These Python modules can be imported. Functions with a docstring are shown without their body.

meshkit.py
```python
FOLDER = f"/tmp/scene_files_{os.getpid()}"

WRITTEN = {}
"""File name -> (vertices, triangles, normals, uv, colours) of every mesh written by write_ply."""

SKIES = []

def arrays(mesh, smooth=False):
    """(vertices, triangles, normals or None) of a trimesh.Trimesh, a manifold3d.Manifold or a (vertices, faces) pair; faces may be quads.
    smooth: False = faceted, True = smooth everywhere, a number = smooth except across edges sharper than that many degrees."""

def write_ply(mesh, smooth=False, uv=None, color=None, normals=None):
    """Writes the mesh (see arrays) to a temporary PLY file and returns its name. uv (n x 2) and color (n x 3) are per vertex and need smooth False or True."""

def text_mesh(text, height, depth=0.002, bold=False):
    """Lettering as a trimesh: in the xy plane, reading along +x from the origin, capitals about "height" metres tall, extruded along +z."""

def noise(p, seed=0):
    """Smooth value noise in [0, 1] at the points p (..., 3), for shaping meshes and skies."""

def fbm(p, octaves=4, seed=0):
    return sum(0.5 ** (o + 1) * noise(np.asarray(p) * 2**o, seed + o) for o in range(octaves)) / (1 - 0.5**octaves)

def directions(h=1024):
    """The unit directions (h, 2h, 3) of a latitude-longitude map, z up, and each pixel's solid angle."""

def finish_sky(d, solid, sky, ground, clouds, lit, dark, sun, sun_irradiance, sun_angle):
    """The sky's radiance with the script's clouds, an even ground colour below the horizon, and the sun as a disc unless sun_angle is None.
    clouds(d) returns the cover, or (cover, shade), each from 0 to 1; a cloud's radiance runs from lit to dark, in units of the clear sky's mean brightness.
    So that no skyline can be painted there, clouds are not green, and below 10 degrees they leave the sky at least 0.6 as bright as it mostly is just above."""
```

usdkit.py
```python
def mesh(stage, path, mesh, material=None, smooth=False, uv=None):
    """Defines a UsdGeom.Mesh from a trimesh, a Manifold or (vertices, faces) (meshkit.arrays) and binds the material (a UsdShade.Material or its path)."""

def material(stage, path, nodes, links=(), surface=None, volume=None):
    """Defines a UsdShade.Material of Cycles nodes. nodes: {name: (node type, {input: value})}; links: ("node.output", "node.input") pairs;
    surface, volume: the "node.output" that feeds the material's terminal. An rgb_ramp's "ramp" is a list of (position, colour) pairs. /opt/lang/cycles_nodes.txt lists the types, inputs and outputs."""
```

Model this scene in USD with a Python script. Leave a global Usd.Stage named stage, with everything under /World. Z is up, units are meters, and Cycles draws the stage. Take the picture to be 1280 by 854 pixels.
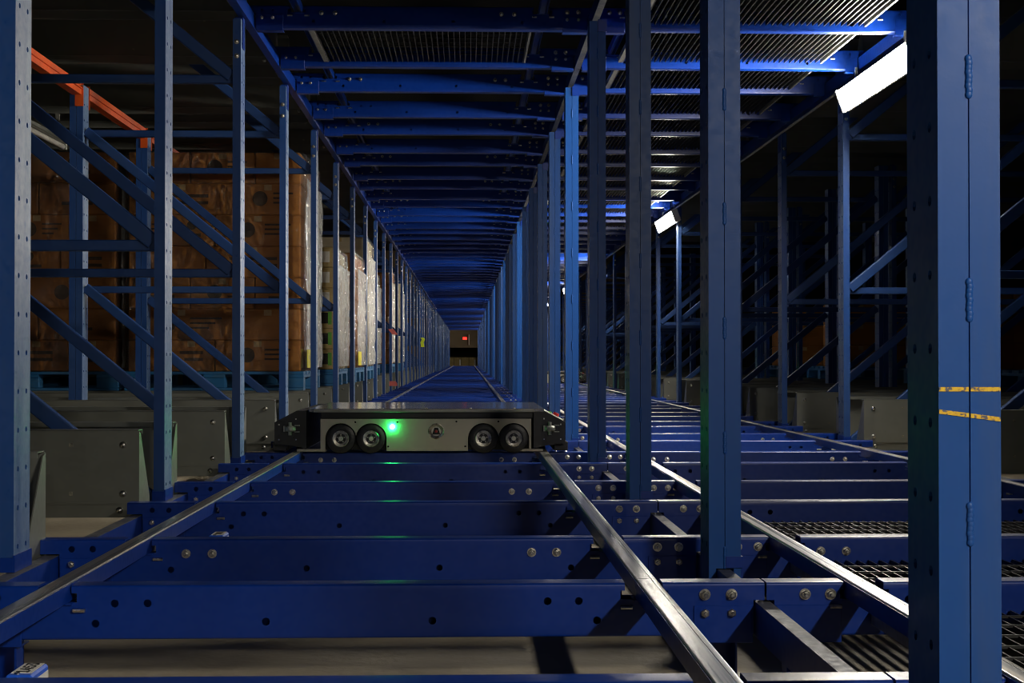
import math, random
import numpy as np
import trimesh, manifold3d
from shapely.geometry import Polygon, box as sbox, Point
from shapely.ops import unary_union
import usdkit, meshkit
from pxr import Usd, UsdGeom, Gf, Sdf, UsdLux, UsdShade

stage = Usd.Stage.CreateInMemory()
UsdGeom.SetStageUpAxis(stage, UsdGeom.Tokens.z)
UsdGeom.SetStageMetersPerUnit(stage, 1.0)
UsdGeom.Xform.Define(stage, '/World')
UsdGeom.Scope.Define(stage, '/World/Looks')
rng = random.Random(11)

# ------------------------------------------------------------------ camera, light, exposure
ZC = 0.61                      # height of the eye above the concrete floor
F = 1778.0                     # focal length in pixels of the 1280 wide picture (50 mm lens)
EXPOSURE = 0.0
LAMP, LAMP_NEAR = 240.0, 300.0                    # radiance of the tube lamps
yaw = math.atan(55 / F)
pitch = math.atan(20 / math.hypot(F, 55))
fwd = np.array([math.sin(yaw) * math.cos(pitch), math.cos(yaw) * math.cos(pitch), math.sin(pitch)])
rgt = np.array([math.cos(yaw), -math.sin(yaw), 0.0])
upv = np.cross(rgt, fwd)
cam = UsdGeom.Camera.Define(stage, '/World/camera')
cam.CreateFocalLengthAttr(50.0)
cam.CreateHorizontalApertureAttr(50.0 * 1280 / F)
cam.CreateVerticalApertureAttr(50.0 * 854 / F)
cam.CreateClippingRangeAttr(Gf.Vec2f(0.05, 300))
cam.CreateExposureAttr(EXPOSURE)
cam.AddTransformOp().Set(Gf.Matrix4d(*rgt, 0, *upv, 0, *(-fwd), 0, 0, 0, ZC, 1))

dome = UsdLux.DomeLight.Define(stage, '/World/ambient_light')
dome.CreateIntensityAttr(0.0006)
dome.CreateColorAttr(Gf.Vec3f(0.75, 0.85, 1.0))

LAMP_Y = [-14.7, -7.6, -0.65, 6.68, 13.8, 20.85, 27.9, 34.9, 42.0, 49.1, 56.2, 63.3, 70.4, 74.2]
LAMP_X, LAMP_Z = 1.93, 1.325
LAMP_TILT = 70.0               # the lamps look down towards the main aisle


# ------------------------------------------------------------------ materials
def mat(name, nodes, links, surface):
    return usdkit.material(stage, '/World/Looks/' + name, nodes, links, surface=surface)


def paint(name, base, worn=None, wear=0.5, rough=0.4, scale=(6, 6, 1.2), metallic=0.0, bump=0.0, face_dust=None, spec=0.5, vary=1.0):
    """A painted or bare metal with a second tone in patches placed by world position."""
    worn = worn or [c * 0.75 for c in base]
    n = {'g': ('geometry', {}), 'mp': ('mapping', {'scale': scale}),
         'n1': ('noise_texture', {'scale': 1.0, 'detail': 6.0, 'roughness': 0.62}),
         'r1': ('rgb_ramp', {'ramp': [(max(0, wear - 0.12), base), (min(1, wear + 0.12), worn)]}),
         'n2': ('noise_texture', {'scale': 60.0, 'detail': 3.0}),
         'mr': ('map_range', {'from_min': 0.3, 'from_max': 0.7, 'to_min': rough - 0.1 * vary, 'to_max': rough + 0.12 * vary}),
         'p': ('principled_bsdf', {'metallic': metallic, 'specular_ior_level': spec})}
    l = [('g.position', 'mp.vector'), ('mp.vector', 'n1.vector'), ('n1.fac', 'r1.fac'),
         ('g.position', 'n2.vector'), ('n2.fac', 'mr.value'), ('mr.result', 'p.roughness')]
    out = 'r1.color'
    if face_dust:
        col, amount, thr = face_dust
        n |= {'sx': ('separate_xyz', {}), 'ab': ('math', {'math_type': 'absolute'}), 'pw': ('math', {'math_type': 'power', 'value2': 4.0}),
              'mp3': ('mapping', {'scale': (9, 9, 1.6)}), 'n3': ('noise_texture', {'scale': 1.0, 'detail': 7.0, 'roughness': 0.65}),
              'r3': ('rgb_ramp', {'ramp': [(thr - 0.14, (0.25,) * 3), (thr + 0.08, (1,) * 3)]}),
              'm3': ('math', {'math_type': 'multiply'}), 'm4': ('math', {'math_type': 'multiply', 'value2': amount}),
              'mx': ('mix_color', {'b': col})}
        l += [('g.true_normal', 'sx.vector'), ('sx.x', 'ab.value1'), ('ab.value', 'pw.value1'), ('g.position', 'mp3.vector'),
              ('mp3.vector', 'n3.vector'), ('n3.fac', 'r3.fac'), ('r3.color', 'm3.value1'), ('pw.value', 'm3.value2'),
              ('m3.value', 'm4.value1'), ('m4.value', 'mx.fac'), ('r1.color', 'mx.a')]
        out = 'mx.result'
    l.append((out, 'p.base_color'))
    if bump:
        n['b'] = ('bump', {'strength': bump, 'distance': 0.002})
        n['n4'] = ('noise_texture', {'scale': 220.0, 'detail': 2.0})
        l += [('g.position', 'n4.vector'), ('n4.fac', 'b.height'), ('b.normal', 'p.normal')]
    return mat(name, n, l, 'p.BSDF')


M = {}
M['blue'] = paint('blue_paint', (0.0010, 0.030, 0.25), (0.0009, 0.025, 0.21), 0.55, 0.34, (3, 3, 3), spec=0.45, vary=0.25)
M['post'] = paint('post_paint', (0.014, 0.062, 0.24), (0.03, 0.075, 0.21), 0.6, 0.42, (7, 7, 0.9), bump=0.03,
                  face_dust=((0.20, 0.29, 0.42), 0.65, 0.53))
M['double'] = paint('double_post_paint', (0.008, 0.064, 0.27), (0.055, 0.088, 0.18), 0.60, 0.42, (5, 0.7, 0.5), bump=0.03, spec=0.25, vary=0.5)
M['brace'] = paint('brace_paint', (0.014, 0.054, 0.20), (0.02, 0.06, 0.18), 0.6, 0.45, (4, 4, 4))
M['zinc'] = paint('galvanised_steel', (0.27, 0.28, 0.25), (0.235, 0.245, 0.22), 0.5, 0.40, (5, 5, 5), metallic=0.6, vary=0.4)
M['zinc_dull'] = paint('dull_galvanised_steel', (0.30, 0.30, 0.28), (0.22, 0.22, 0.20), 0.5, 0.5, (9, 9, 9), metallic=0.5)
M['plug'] = paint('plug_metal', (0.42, 0.40, 0.30), (0.12, 0.12, 0.10), 0.5, 0.5, (40, 40, 40))
M['tie'] = paint('dusty_tie_bar', (0.14, 0.14, 0.145), (0.07, 0.08, 0.12), 0.5, 0.55, (9, 9, 9), metallic=0.2)
M['rail'] = mat('worn_rail_steel', {
    'g': ('geometry', {}), 'mp': ('mapping', {'scale': (70, 0.9, 70)}), 'n': ('noise_texture', {'scale': 1.0, 'detail': 4.0}),
    'r': ('rgb_ramp', {'ramp': [(0.3, (0.27, 0.29, 0.33)), (0.55, (0.44, 0.44, 0.44)), (0.75, (0.55, 0.49, 0.40))]}),
    'mr': ('map_range', {'from_min': 0.3, 'from_max': 0.7, 'to_min': 0.24, 'to_max': 0.40}), 'p': ('principled_bsdf', {'metallic': 0.9})},
    [('g.position', 'mp.vector'), ('mp.vector', 'n.vector'), ('n.fac', 'r.fac'), ('n.fac', 'mr.value'), ('mr.result', 'p.roughness'), ('r.color', 'p.base_color')], 'p.BSDF')
M['bolt'] = paint('bolt_zinc', (0.75, 0.74, 0.68), (0.6, 0.58, 0.52), 0.5, 0.28, (60, 60, 60), metallic=1.0)
M['grate'] = paint('grating_steel', (0.055, 0.055, 0.055), (0.035, 0.035, 0.035), 0.5, 0.36, (20, 20, 20), metallic=0.2, spec=0.25)
M['orange'] = paint('orange_paint', (0.75, 0.10, 0.012), (0.55, 0.075, 0.012), 0.55, 0.4, (5, 5, 5))
M['black'] = paint('black_plastic', (0.012, 0.013, 0.015), None, 0.5, 0.45, (8, 8, 8))
M['dark'] = paint('dark_cavity', (0.006, 0.006, 0.006), None, 0.5, 0.7, (8, 8, 8))
M['tyre'] = paint('rubber_tyre', (0.010, 0.010, 0.011), None, 0.5, 0.38, (8, 8, 8))
M['cream'] = paint('cream_panel', (0.46, 0.43, 0.36), (0.40, 0.37, 0.31), 0.6, 0.42, (6, 6, 6), bump=0.08)
M['plate'] = mat('polished_top_plate', {'p': ('principled_bsdf', {'base_color': (0.5, 0.5, 0.49), 'metallic': 0.9, 'roughness': 0.13})}, [], 'p.BSDF')
M['hub'] = paint('machined_hub', (0.55, 0.52, 0.45), None, 0.5, 0.3, (8, 8, 8), metallic=0.9)
M['red'] = paint('red_plastic', (0.45, 0.02, 0.02), None, 0.5, 0.35, (8, 8, 8))
M['white'] = paint('white_plastic', (0.72, 0.70, 0.64), (0.6, 0.58, 0.52), 0.6, 0.4, (30, 30, 30))
M['tagblue'] = paint('bright_blue_plastic', (0.02, 0.12, 0.75), None, 0.5, 0.4, (8, 8, 8))
M['ink'] = paint('black_print', (0.012, 0.011, 0.010), None, 0.5, 0.6, (8, 8, 8))
M['print'] = paint('faded_brown_print', (0.075, 0.042, 0.018), None, 0.5, 0.7, (20, 20, 20))
M['carton'] = paint('brown_cardboard', (0.46, 0.185, 0.028), (0.37, 0.145, 0.021), 0.5, 0.7, (3, 3, 12))
M['carton_dark'] = paint('dark_brown_cardboard', (0.40, 0.155, 0.024), (0.32, 0.12, 0.018), 0.5, 0.7, (3, 3, 12))
M['carton_tan'] = paint('tan_cardboard', (0.46, 0.34, 0.13), (0.40, 0.29, 0.11), 0.5, 0.7, (3, 3, 12))
M['carton_cream'] = paint('cream_cardboard', (0.60, 0.52, 0.36), (0.52, 0.45, 0.31), 0.5, 0.65, (3, 3, 12))
M['cardtape'] = paint('parcel_tape', (0.62, 0.44, 0.2), None, 0.5, 0.25, (8, 8, 8))
M['yellow'] = paint('yellow_label', (0.85, 0.75, 0.02), None, 0.5, 0.5, (8, 8, 8))
M['green'] = paint('green_label', (0.12, 0.42, 0.04), None, 0.5, 0.5, (8, 8, 8))
M['pallet'] = paint('blue_pallet_paint', (0.012, 0.12, 0.30), (0.05, 0.13, 0.22), 0.6, 0.6, (4, 20, 20), bump=0.2)
M['wood'] = paint('bare_pallet_wood', (0.45, 0.30, 0.13), (0.36, 0.22, 0.09), 0.5, 0.7, (3, 20, 20))
M['pink'] = paint('pink_film', (0.75, 0.16, 0.14), None, 0.5, 0.4, (8, 8, 8))
M['hivis'] = paint('yellow_green_ribbon', (0.60, 0.75, 0.02), None, 0.5, 0.5, (8, 8, 8))
M['wall'] = paint('dim_wall_paint', (0.20, 0.15, 0.09), (0.15, 0.11, 0.07), 0.5, 0.8, (0.6, 0.6, 0.6))
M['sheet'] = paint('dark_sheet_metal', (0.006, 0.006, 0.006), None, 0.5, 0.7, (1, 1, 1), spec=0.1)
M['residue'] = mat('yellow_tape_residue', {
    'g': ('geometry', {}), 'mp': ('mapping', {'scale': (500, 500, 500)}), 'n': ('noise_texture', {'scale': 0.5, 'detail': 4.0}),
    'r': ('rgb_ramp', {'ramp': [(0.40, (0.10, 0.10, 0.12)), (0.47, (0.62, 0.36, 0.01)), (0.7, (0.75, 0.50, 0.03))]}), 'p': ('principled_bsdf', {'roughness': 0.6})},
    [('g.position', 'mp.vector'), ('mp.vector', 'n.vector'), ('n.fac', 'r.fac'), ('r.color', 'p.base_color')], 'p.BSDF')
M['floor'] = mat('concrete', {
    'g': ('geometry', {}), 'n1': ('noise_texture', {'scale': 1.6, 'detail': 8.0, 'roughness': 0.6}),
    'r': ('rgb_ramp', {'ramp': [(0.3, (0.30, 0.25, 0.175)), (0.55, (0.44, 0.38, 0.275)), (0.75, (0.54, 0.47, 0.35))]}),
    'n2': ('noise_texture', {'scale': 45.0, 'detail': 6.0}), 'b': ('bump', {'strength': 0.5, 'distance': 0.004}),
    'p': ('principled_bsdf', {'roughness': 0.75})},
    [('g.position', 'n1.vector'), ('n1.fac', 'r.fac'), ('r.color', 'p.base_color'), ('g.position', 'n2.vector'), ('n2.fac', 'b.height'), ('b.normal', 'p.normal')], 'p.BSDF')
M['wrap'] = mat('stretch_film', {
    'g': ('geometry', {}), 'mp': ('mapping', {'scale': (1.0, 1.6, 0.9)}), 'n': ('noise_texture', {'scale': 11.0, 'detail': 6.0, 'roughness': 0.6, 'distortion': 1.6}),
    'b': ('bump', {'strength': 1.0, 'distance': 0.035}), 't': ('transparent_bsdf', {'color': (0.93, 0.93, 0.92)}),
    'gl': ('glossy_bsdf', {'color': (0.9, 0.9, 0.9), 'roughness': 0.16}), 'f': ('fresnel', {'IOR': 1.33}),
    'fm': ('math', {'math_type': 'multiply_add', 'value2': 1.6, 'value3': 0.0}), 'm': ('mix_closure', {}),
    'd': ('diffuse_bsdf', {'color': (0.75, 0.75, 0.72)}), 'm2': ('mix_closure', {'fac': 0.008})},
    [('g.position', 'mp.vector'), ('mp.vector', 'n.vector'), ('n.fac', 'b.height'), ('b.normal', 'gl.normal'), ('b.normal', 'f.normal'), ('f.fac', 'fm.value1'),
     ('fm.value', 'm.fac'), ('t.BSDF', 'm.closure1'), ('gl.BSDF', 'm.closure2'), ('m.closure', 'm2.closure1'), ('d.BSDF', 'm2.closure2')], 'm2.closure')

M['wrap_thick'] = mat('gathered_stretch_film', {
    'g': ('geometry', {}), 'mp': ('mapping', {'scale': (1.0, 3.0, 1.0)}), 'n': ('noise_texture', {'scale': 9.0, 'detail': 6.0, 'roughness': 0.62, 'distortion': 2.0}),
    'b': ('bump', {'strength': 1.0, 'distance': 0.04}), 't': ('transparent_bsdf', {'color': (0.93, 0.93, 0.92)}),
    'gl': ('glossy_bsdf', {'color': (0.95, 0.95, 0.95), 'roughness': 0.2}), 'd': ('diffuse_bsdf', {'color': (0.85, 0.85, 0.82)}),
    'r': ('map_range', {'from_min': 0.38, 'from_max': 0.66, 'to_min': 0.22, 'to_max': 0.85, 'clamp': True}), 'm': ('mix_closure', {}), 'm2': ('mix_closure', {'fac': 0.45})},
    [('g.position', 'mp.vector'), ('mp.vector', 'n.vector'), ('n.fac', 'b.height'), ('b.normal', 'gl.normal'), ('b.normal', 'd.normal'), ('n.fac', 'r.value'),
     ('d.BSDF', 'm2.closure1'), ('gl.BSDF', 'm2.closure2'), ('r.result', 'm.fac'), ('t.BSDF', 'm.closure1'), ('m2.closure', 'm.closure2')], 'm.closure')


def glow(name, color, strength):
    return mat(name, {'e': ('emission', {'color': color, 'strength': strength})}, [], 'e.emission')


M['lamp'] = glow('lamp_diffuser_light', (1.0, 0.93, 0.80), LAMP)
M['lamp_near'] = glow('bright_lamp_diffuser_light', (1.0, 0.93, 0.80), LAMP_NEAR)
M['led'] = glow('green_led_light', (0.015, 1.0, 0.14), 260.0)
M['exit'] = glow('red_sign_light', (1.0, 0.03, 0.02), 3.0)

# ------------------------------------------------------------------ scene helpers
used = {}


def numbered(parent, name):
    k = used.get((parent, name), 0)
    used[(parent, name)] = k + 1
    return name if k == 0 else f'{name}_{k:03d}'


def tag(p, label=None, cat=None, group=None, kind=None):
    for k, v in (('label', label), ('category', cat), ('group', group), ('kind', kind)):
        if v:
            p.SetCustomDataByKey(k, v)
    return p


def thing(name, loc, label, cat, group=None, kind='thing', rotz=0.0):
    x = UsdGeom.Xform.Define(stage, '/World/' + numbered('/World', name))
    x.AddTranslateOp().Set(Gf.Vec3d(float(loc[0]), float(loc[1]), float(loc[2]) + ZC))
    if rotz:
        x.AddRotateZOp().Set(float(rotz))
    return tag(x.GetPrim(), label, cat, group, kind)


def obj(name, m, material, parent=None, smooth=30, loc=None):
    par = '/World' if parent is None else str(parent.GetPath())
    me = usdkit.mesh(stage, par + '/' + numbered(par, name), m, M[material], smooth=smooth)
    if parent is None:
        l = loc or (0, 0, 0)
        me.AddTranslateOp().Set(Gf.Vec3d(float(l[0]), float(l[1]), float(l[2]) + ZC))
    elif loc is not None:
        me.AddTranslateOp().Set(Gf.Vec3d(*map(float, loc)))
    return me.GetPrim()


def dup(src, loc, label=None, group=None, rotz=0.0):
    r = thing(src.GetName().rstrip('0123456789').rstrip('_'), loc, label or src.GetCustomDataByKey('label'), src.GetCustomDataByKey('category'),
              group or src.GetCustomDataByKey('group'), rotz=rotz)
    r.GetReferences().AddInternalReference(src.GetPath())
    r.SetInstanceable(True)
    return r


_T = ['', '', 'twenty', 'thirty', 'forty', 'fifty', 'sixty', 'seventy']
ONES = 'first second third fourth fifth sixth seventh eighth ninth tenth eleventh twelfth thirteenth fourteenth fifteenth sixteenth seventeenth eighteenth nineteenth'.split()
for _i in range(20, 80):
    ONES.append(_T[_i // 10][:-1] + 'ieth' if _i % 10 == 0 else _T[_i // 10] + '-' + ONES[_i % 10 - 1])


def ordn(i):
    return ONES[i] if i < len(ONES) else None


# ------------------------------------------------------------------ mesh helpers
def bx(x0, x1, y0, y1, z0, z1):
    m = trimesh.creation.box((abs(x1 - x0), abs(y1 - y0), abs(z1 - z0)))
    m.apply_translation(((x0 + x1) / 2, (y0 + y1) / 2, (z0 + z1) / 2))
    return m


def rbx(x0, x1, y0, y1, z0, z1, r=0.003):
    """A box with chamfered edges."""
    x0, x1, y0, y1, z0, z1 = min(x0, x1), max(x0, x1), min(y0, y1), max(y0, y1), min(z0, z1), max(z0, z1)
    r = min(r, (x1 - x0) * 0.45, (y1 - y0) * 0.45, (z1 - z0) * 0.45)
    pts = []
    for ax in range(3):
        lo, hi = [x0 + r, y0 + r, z0 + r], [x1 - r, y1 - r, z1 - r]
        lo[ax], hi[ax] = (x0, y0, z0)[ax], (x1, y1, z1)[ax]
        for i in range(8):
            pts.append([(lo, hi)[i >> a & 1][a] for a in range(3)])
    return trimesh.convex.convex_hull(np.array(pts))


def cat(ms):
    return trimesh.util.concatenate([m for m in ms])


def cyl(p, axis, r, h, n=16):
    """A cylinder that starts at p and runs h along the axis."""
    m = trimesh.creation.cylinder(radius=r, height=h, sections=n)
    m.apply_translation((0, 0, h / 2))
    d = {'x': (1, 0, 0), 'y': (0, 1, 0), 'z': (0, 0, 1), '-x': (-1, 0, 0), '-y': (0, -1, 0), '-z': (0, 0, -1)}[axis]
    m.apply_transform(trimesh.geometry.align_vectors((0, 0, 1), d))
    m.apply_translation(p)
    return m


def lathe(profile, p, axis, n=24):
    """profile: (radius, height along the axis) pairs."""
    m = trimesh.creation.revolve(np.array(profile, float), sections=n)
    d = {'y': (0, 1, 0), '-y': (0, -1, 0), 'x': (1, 0, 0), '-x': (-1, 0, 0), 'z': (0, 0, 1)}[axis]
    m.apply_transform(trimesh.geometry.align_vectors((0, 0, 1), d))
    m.apply_translation(p)
    return m


def man(m):
    return manifold3d.Manifold(manifold3d.Mesh(np.asarray(m.vertices, np.float32), np.asarray(m.faces, np.uint32)))


def extr(poly, a0, a1, axis):
    """Extrudes a shapely polygon along an axis from a0 to a1. axis x: polygon in (y, z); y: (x, z); z: (x, y)."""
    m = trimesh.creation.extrude_polygon(poly, a1 - a0, engine='earcut')
    v = m.vertices.copy()
    if axis == 'x':
        v = np.stack([v[:, 2] + a0, v[:, 0], v[:, 1]], 1)
    elif axis == 'y':
        v = np.stack([v[:, 0], a1 - v[:, 2], v[:, 1]], 1)
    else:
        v = np.stack([v[:, 0], v[:, 1], v[:, 2] + a0], 1)
    return trimesh.Trimesh(v, m.faces, process=False)


def channel(w, h, t, lip=0.0, open_side='+'):
    """A cold-rolled C section in a plane (u, v): web at u = 0, flanges towards u = w, height v from 0 to h, rounded corners."""
    r = min(0.006, h / 4)
    outer = sbox(0, 0, w + 0.02, h).buffer(-r).buffer(r, quad_segs=3)
    inner = sbox(t, t, w + 0.03, h - t).buffer(-r * 0.6).buffer(r * 0.6, quad_segs=2)
    c = outer.difference(inner).intersection(sbox(-1, -1, w, h + 1))
    if lip:
        c = unary_union([c, sbox(w - t, 0, w, lip), sbox(w - t, h - lip, w, h)])
    return c


def bolt_mesh(r=0.0085, n=6):
    """A hexagon bolt with washer and stub of thread that looks towards -y."""
    w = lathe([(0, 0), (r * 1.25, 0), (r * 1.25, 0.0018), (0, 0.0018)], (0, 0, 0), '-y', 16)
    hx = lathe([(0, 0.0015), (r * 0.95, 0.0015), (r * 0.95, 0.0075), (r * 0.75, 0.0088), (0, 0.0088)], (0, 0, 0), '-y', n)
    s = lathe([(0, 0.008), (r * 0.48, 0.008), (r * 0.48, 0.014), (r * 0.35, 0.0155), (0, 0.0155)], (0, 0, 0), '-y', 10)
    return cat([w, hx, s])


BOLT = bolt_mesh()
DOME = lathe([(0.0105, 0), (0.0102, 0.003), (0.008, 0.006), (0.004, 0.0078), (0, 0.0082)], (0, 0, 0), '-y', 16)

# ------------------------------------------------------------------ the grid of the rack
Y0, BAY = 1.555, 1.5
KN, KF = 28, 50                # bays built one by one, bays in all
UP = 1.98                      # from one deck to the next
ZB, ZT = -0.520, -0.42         # under and upper side of the cross members
post_y = lambda k: Y0 + BAY * k

# ------------------------------------------------------------------ the setting
floor = obj('floor', bx(-9, 9, -18, 95, -0.2 - ZC, -ZC), 'floor')
tag(floor, 'bare brown concrete floor below the raised rack deck', 'floor', kind='structure')
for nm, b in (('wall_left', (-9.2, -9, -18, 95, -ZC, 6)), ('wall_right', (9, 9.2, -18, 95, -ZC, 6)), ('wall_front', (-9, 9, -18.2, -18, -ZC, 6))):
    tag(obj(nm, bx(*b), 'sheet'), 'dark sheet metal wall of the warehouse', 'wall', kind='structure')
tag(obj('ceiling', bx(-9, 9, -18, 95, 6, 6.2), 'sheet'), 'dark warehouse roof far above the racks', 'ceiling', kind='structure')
wb = cat([bx(-9, -1.3, 80, 80.2, -ZC, 6), bx(0.85, 9, 80, 80.2, -ZC, 6), bx(-1.3, 0.85, 80, 80.2, 0.55, 6), bx(-9, 9, 86, 86.2, -ZC, 6)])
tag(obj('wall_back', wb, 'wall'), 'brown end wall with an opening at the end of the aisle', 'wall', kind='structure')

# ------------------------------------------------------------------ uprights
HT, HB = 1.44, -0.455          # top and bottom of the posts


def upright_mesh(sign, depth=0.11, width=0.034, low=0.0):
    """A perforated C upright: the holed web lies in the plane x = 0 facing sign * x, flanges run away from it. y 0..depth, z HB..HT."""
    t = 0.0035
    web = sbox(0, HB, depth, HT)
    holes = []
    z = HB + 0.05
    while z < HT - 0.03:
        for u in (0.028, 0.083):
            holes.append(Point(u, z).buffer(0.0062, quad_segs=2))
        z += 0.083
    web = web.difference(unary_union(holes))
    m = extr(web, 0, t, 'x')                               # x 0..t, y, z
    fl = cat([bx(t, width, 0, t, HB, HT), bx(t, width, depth - t, depth, HB, HT),
              bx(width - t, width, t, 0.02, HB, HT), bx(width - t, width, depth - 0.02, depth - t, HB, HT)])
    m = cat([m, fl])
    if low:                                                # shanks that reach down beside the tie bar
        m = cat([m, bx(0, t, 0, depth, HB - low, HB), bx(t, 0.0155, 0, t, HB - low, HB), bx(t, 0.0155, depth - t, depth, HB - low, HB)])
    if sign > 0:
        m.apply_scale((-1, 1, 1))
        m.invert()
    return m


def foot_mesh(x0, x1):
    return cat([bx(x0 - 0.004, x0, -0.004, 0.114, HB - 0.001, HB + 0.035), bx(x1, x1 + 0.004, -0.004, 0.114, HB - 0.001, HB + 0.035),
                bx(x0, x1, -0.005, -0.001, HB - 0.001, HB + 0.03), bx(x0, x1, 0.111, 0.115, HB - 0.001, HB + 0.03)])


XL, XR, XM = -0.964, 2.01, 0.519                            # holed faces of the left, the far right and the middle post rows


def brace_bar(x0, z0, x1, z1, w=0.046, d=0.03, y=0.055):
    """A C shaped brace from (x0, z0) to (x1, z1) in the frame's plane, its back towards the camera."""
    L = math.hypot(x1 - x0, z1 - z0)
    sec = channel(d, w, 0.003)
    m = extr(sec, 0, L, 'x')                                # x along, y depth, z height
    m.apply_translation((0, y - d / 2, -w / 2))
    m.apply_transform(trimesh.transformations.rotation_matrix(-math.atan2(z1 - z0, x1 - x0), (0, 1, 0)))
    m.apply_translation((x0, 0, z0))
    return m


UPR = {s: upright_mesh(s) for s in (-1, 1)}
UPL = {s: upright_mesh(s, low=0.05) for s in (-1, 1)}


def make_frame(k, side, label, group):
    """side -1: a frame to the left of the aisle (its aisle face looks to +x); side 1: mirrored."""
    s = -side
    x0 = XL if side < 0 else XR
    t = thing('rack_frame', (x0, post_y(k), HB), label, 'rack frame', group)
    up = lambda m: m.apply_translation((0, 0, -HB)) or m

    def part(name, m, mt, **kw):
        m = m.copy()
        m.apply_translation((0, 0, -HB))
        return obj(name, m, mt, t, **kw)
    part('upright', UPR[s], 'post')
    for dx, sg in ((-1.066, s), (-1.068 - 0.068, -s)):
        m = UPR[sg].copy()
        m.apply_translation((dx * s, 0, 0))
        part('upright', m, 'post')
    xa, xb = -0.036 * s, -1.064 * s
    for z in (0.36, 1.19):
        part('horizontal_brace', brace_bar(min(xa, xb), z, max(xa, xb), z, 0.036), 'brace')
    for z in (0.37, -0.46):
        m = brace_bar(-1.06, z + 0.83, -0.045, z, 0.05, y=0.04)
        if s < 0:
            m.apply_scale((-1, 1, 1))
            m.invert()
        part('diagonal_brace', m, 'brace')
    m = brace_bar(-1.06, 2.03, -0.045, 1.20, 0.05, y=0.04)
    if s < 0:
        m.apply_scale((-1, 1, 1))
        m.invert()
    part('diagonal_brace', m, 'brace')
    part('foot_bracket', foot_mesh(-0.034 if s > 0 else 0, 0 if s > 0 else 0.034), 'blue')
    part('foot_bracket', foot_mesh(*sorted((-1.066 * s, -1.136 * s))), 'blue')
    for z in (HT - 0.10, HT - 0.16):
        b = BOLT.copy()
        b.apply_translation((-0.017 * s, -0.001, z))
        part('bolt', b, 'bolt')
    m = bx(-0.03, 0.004, 0.03, 0.08, HT - 0.12, HT + 0.012)
    if s < 0:
        m.apply_scale((-1, 1, 1))
        m.invert()
    part('splice_plate', m, 'blue')
    return t


fl0 = None
for k in range(1, KN):
    o = ordn(k - 1)
    lab = (f'blue rack frame with slanting braces in the left row, {o} from the camera' if o else 'one of the distant blue rack frames far down the left row')
    gp = 'rack frames of the left row'
    fl0 = make_frame(k, -1, lab, gp) if fl0 is None else (dup(fl0, (XL, post_y(k), HB), lab, gp) and fl0)
fr0 = None
for k in range(2, KN):
    o = ordn(k - 2)
    lab = (f'shaded blue rack frame in the row beyond the second aisle, {o} from the camera' if o else 'one of the distant blue rack frames beyond the second aisle')
    gp = 'rack frames beyond the second aisle'
    fr0 = make_frame(k, 1, lab, gp) if fr0 is None else (dup(fr0, (XR, post_y(k), HB), lab, gp) and fr0)
for k in range(4, 12):
    dup(fr0, (XR + 1.165, post_y(k), HB), f'dark rack frame deep behind the second aisle, {ordn(k - 4)} from the camera', 'rack frames deep behind the second aisle')


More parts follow.
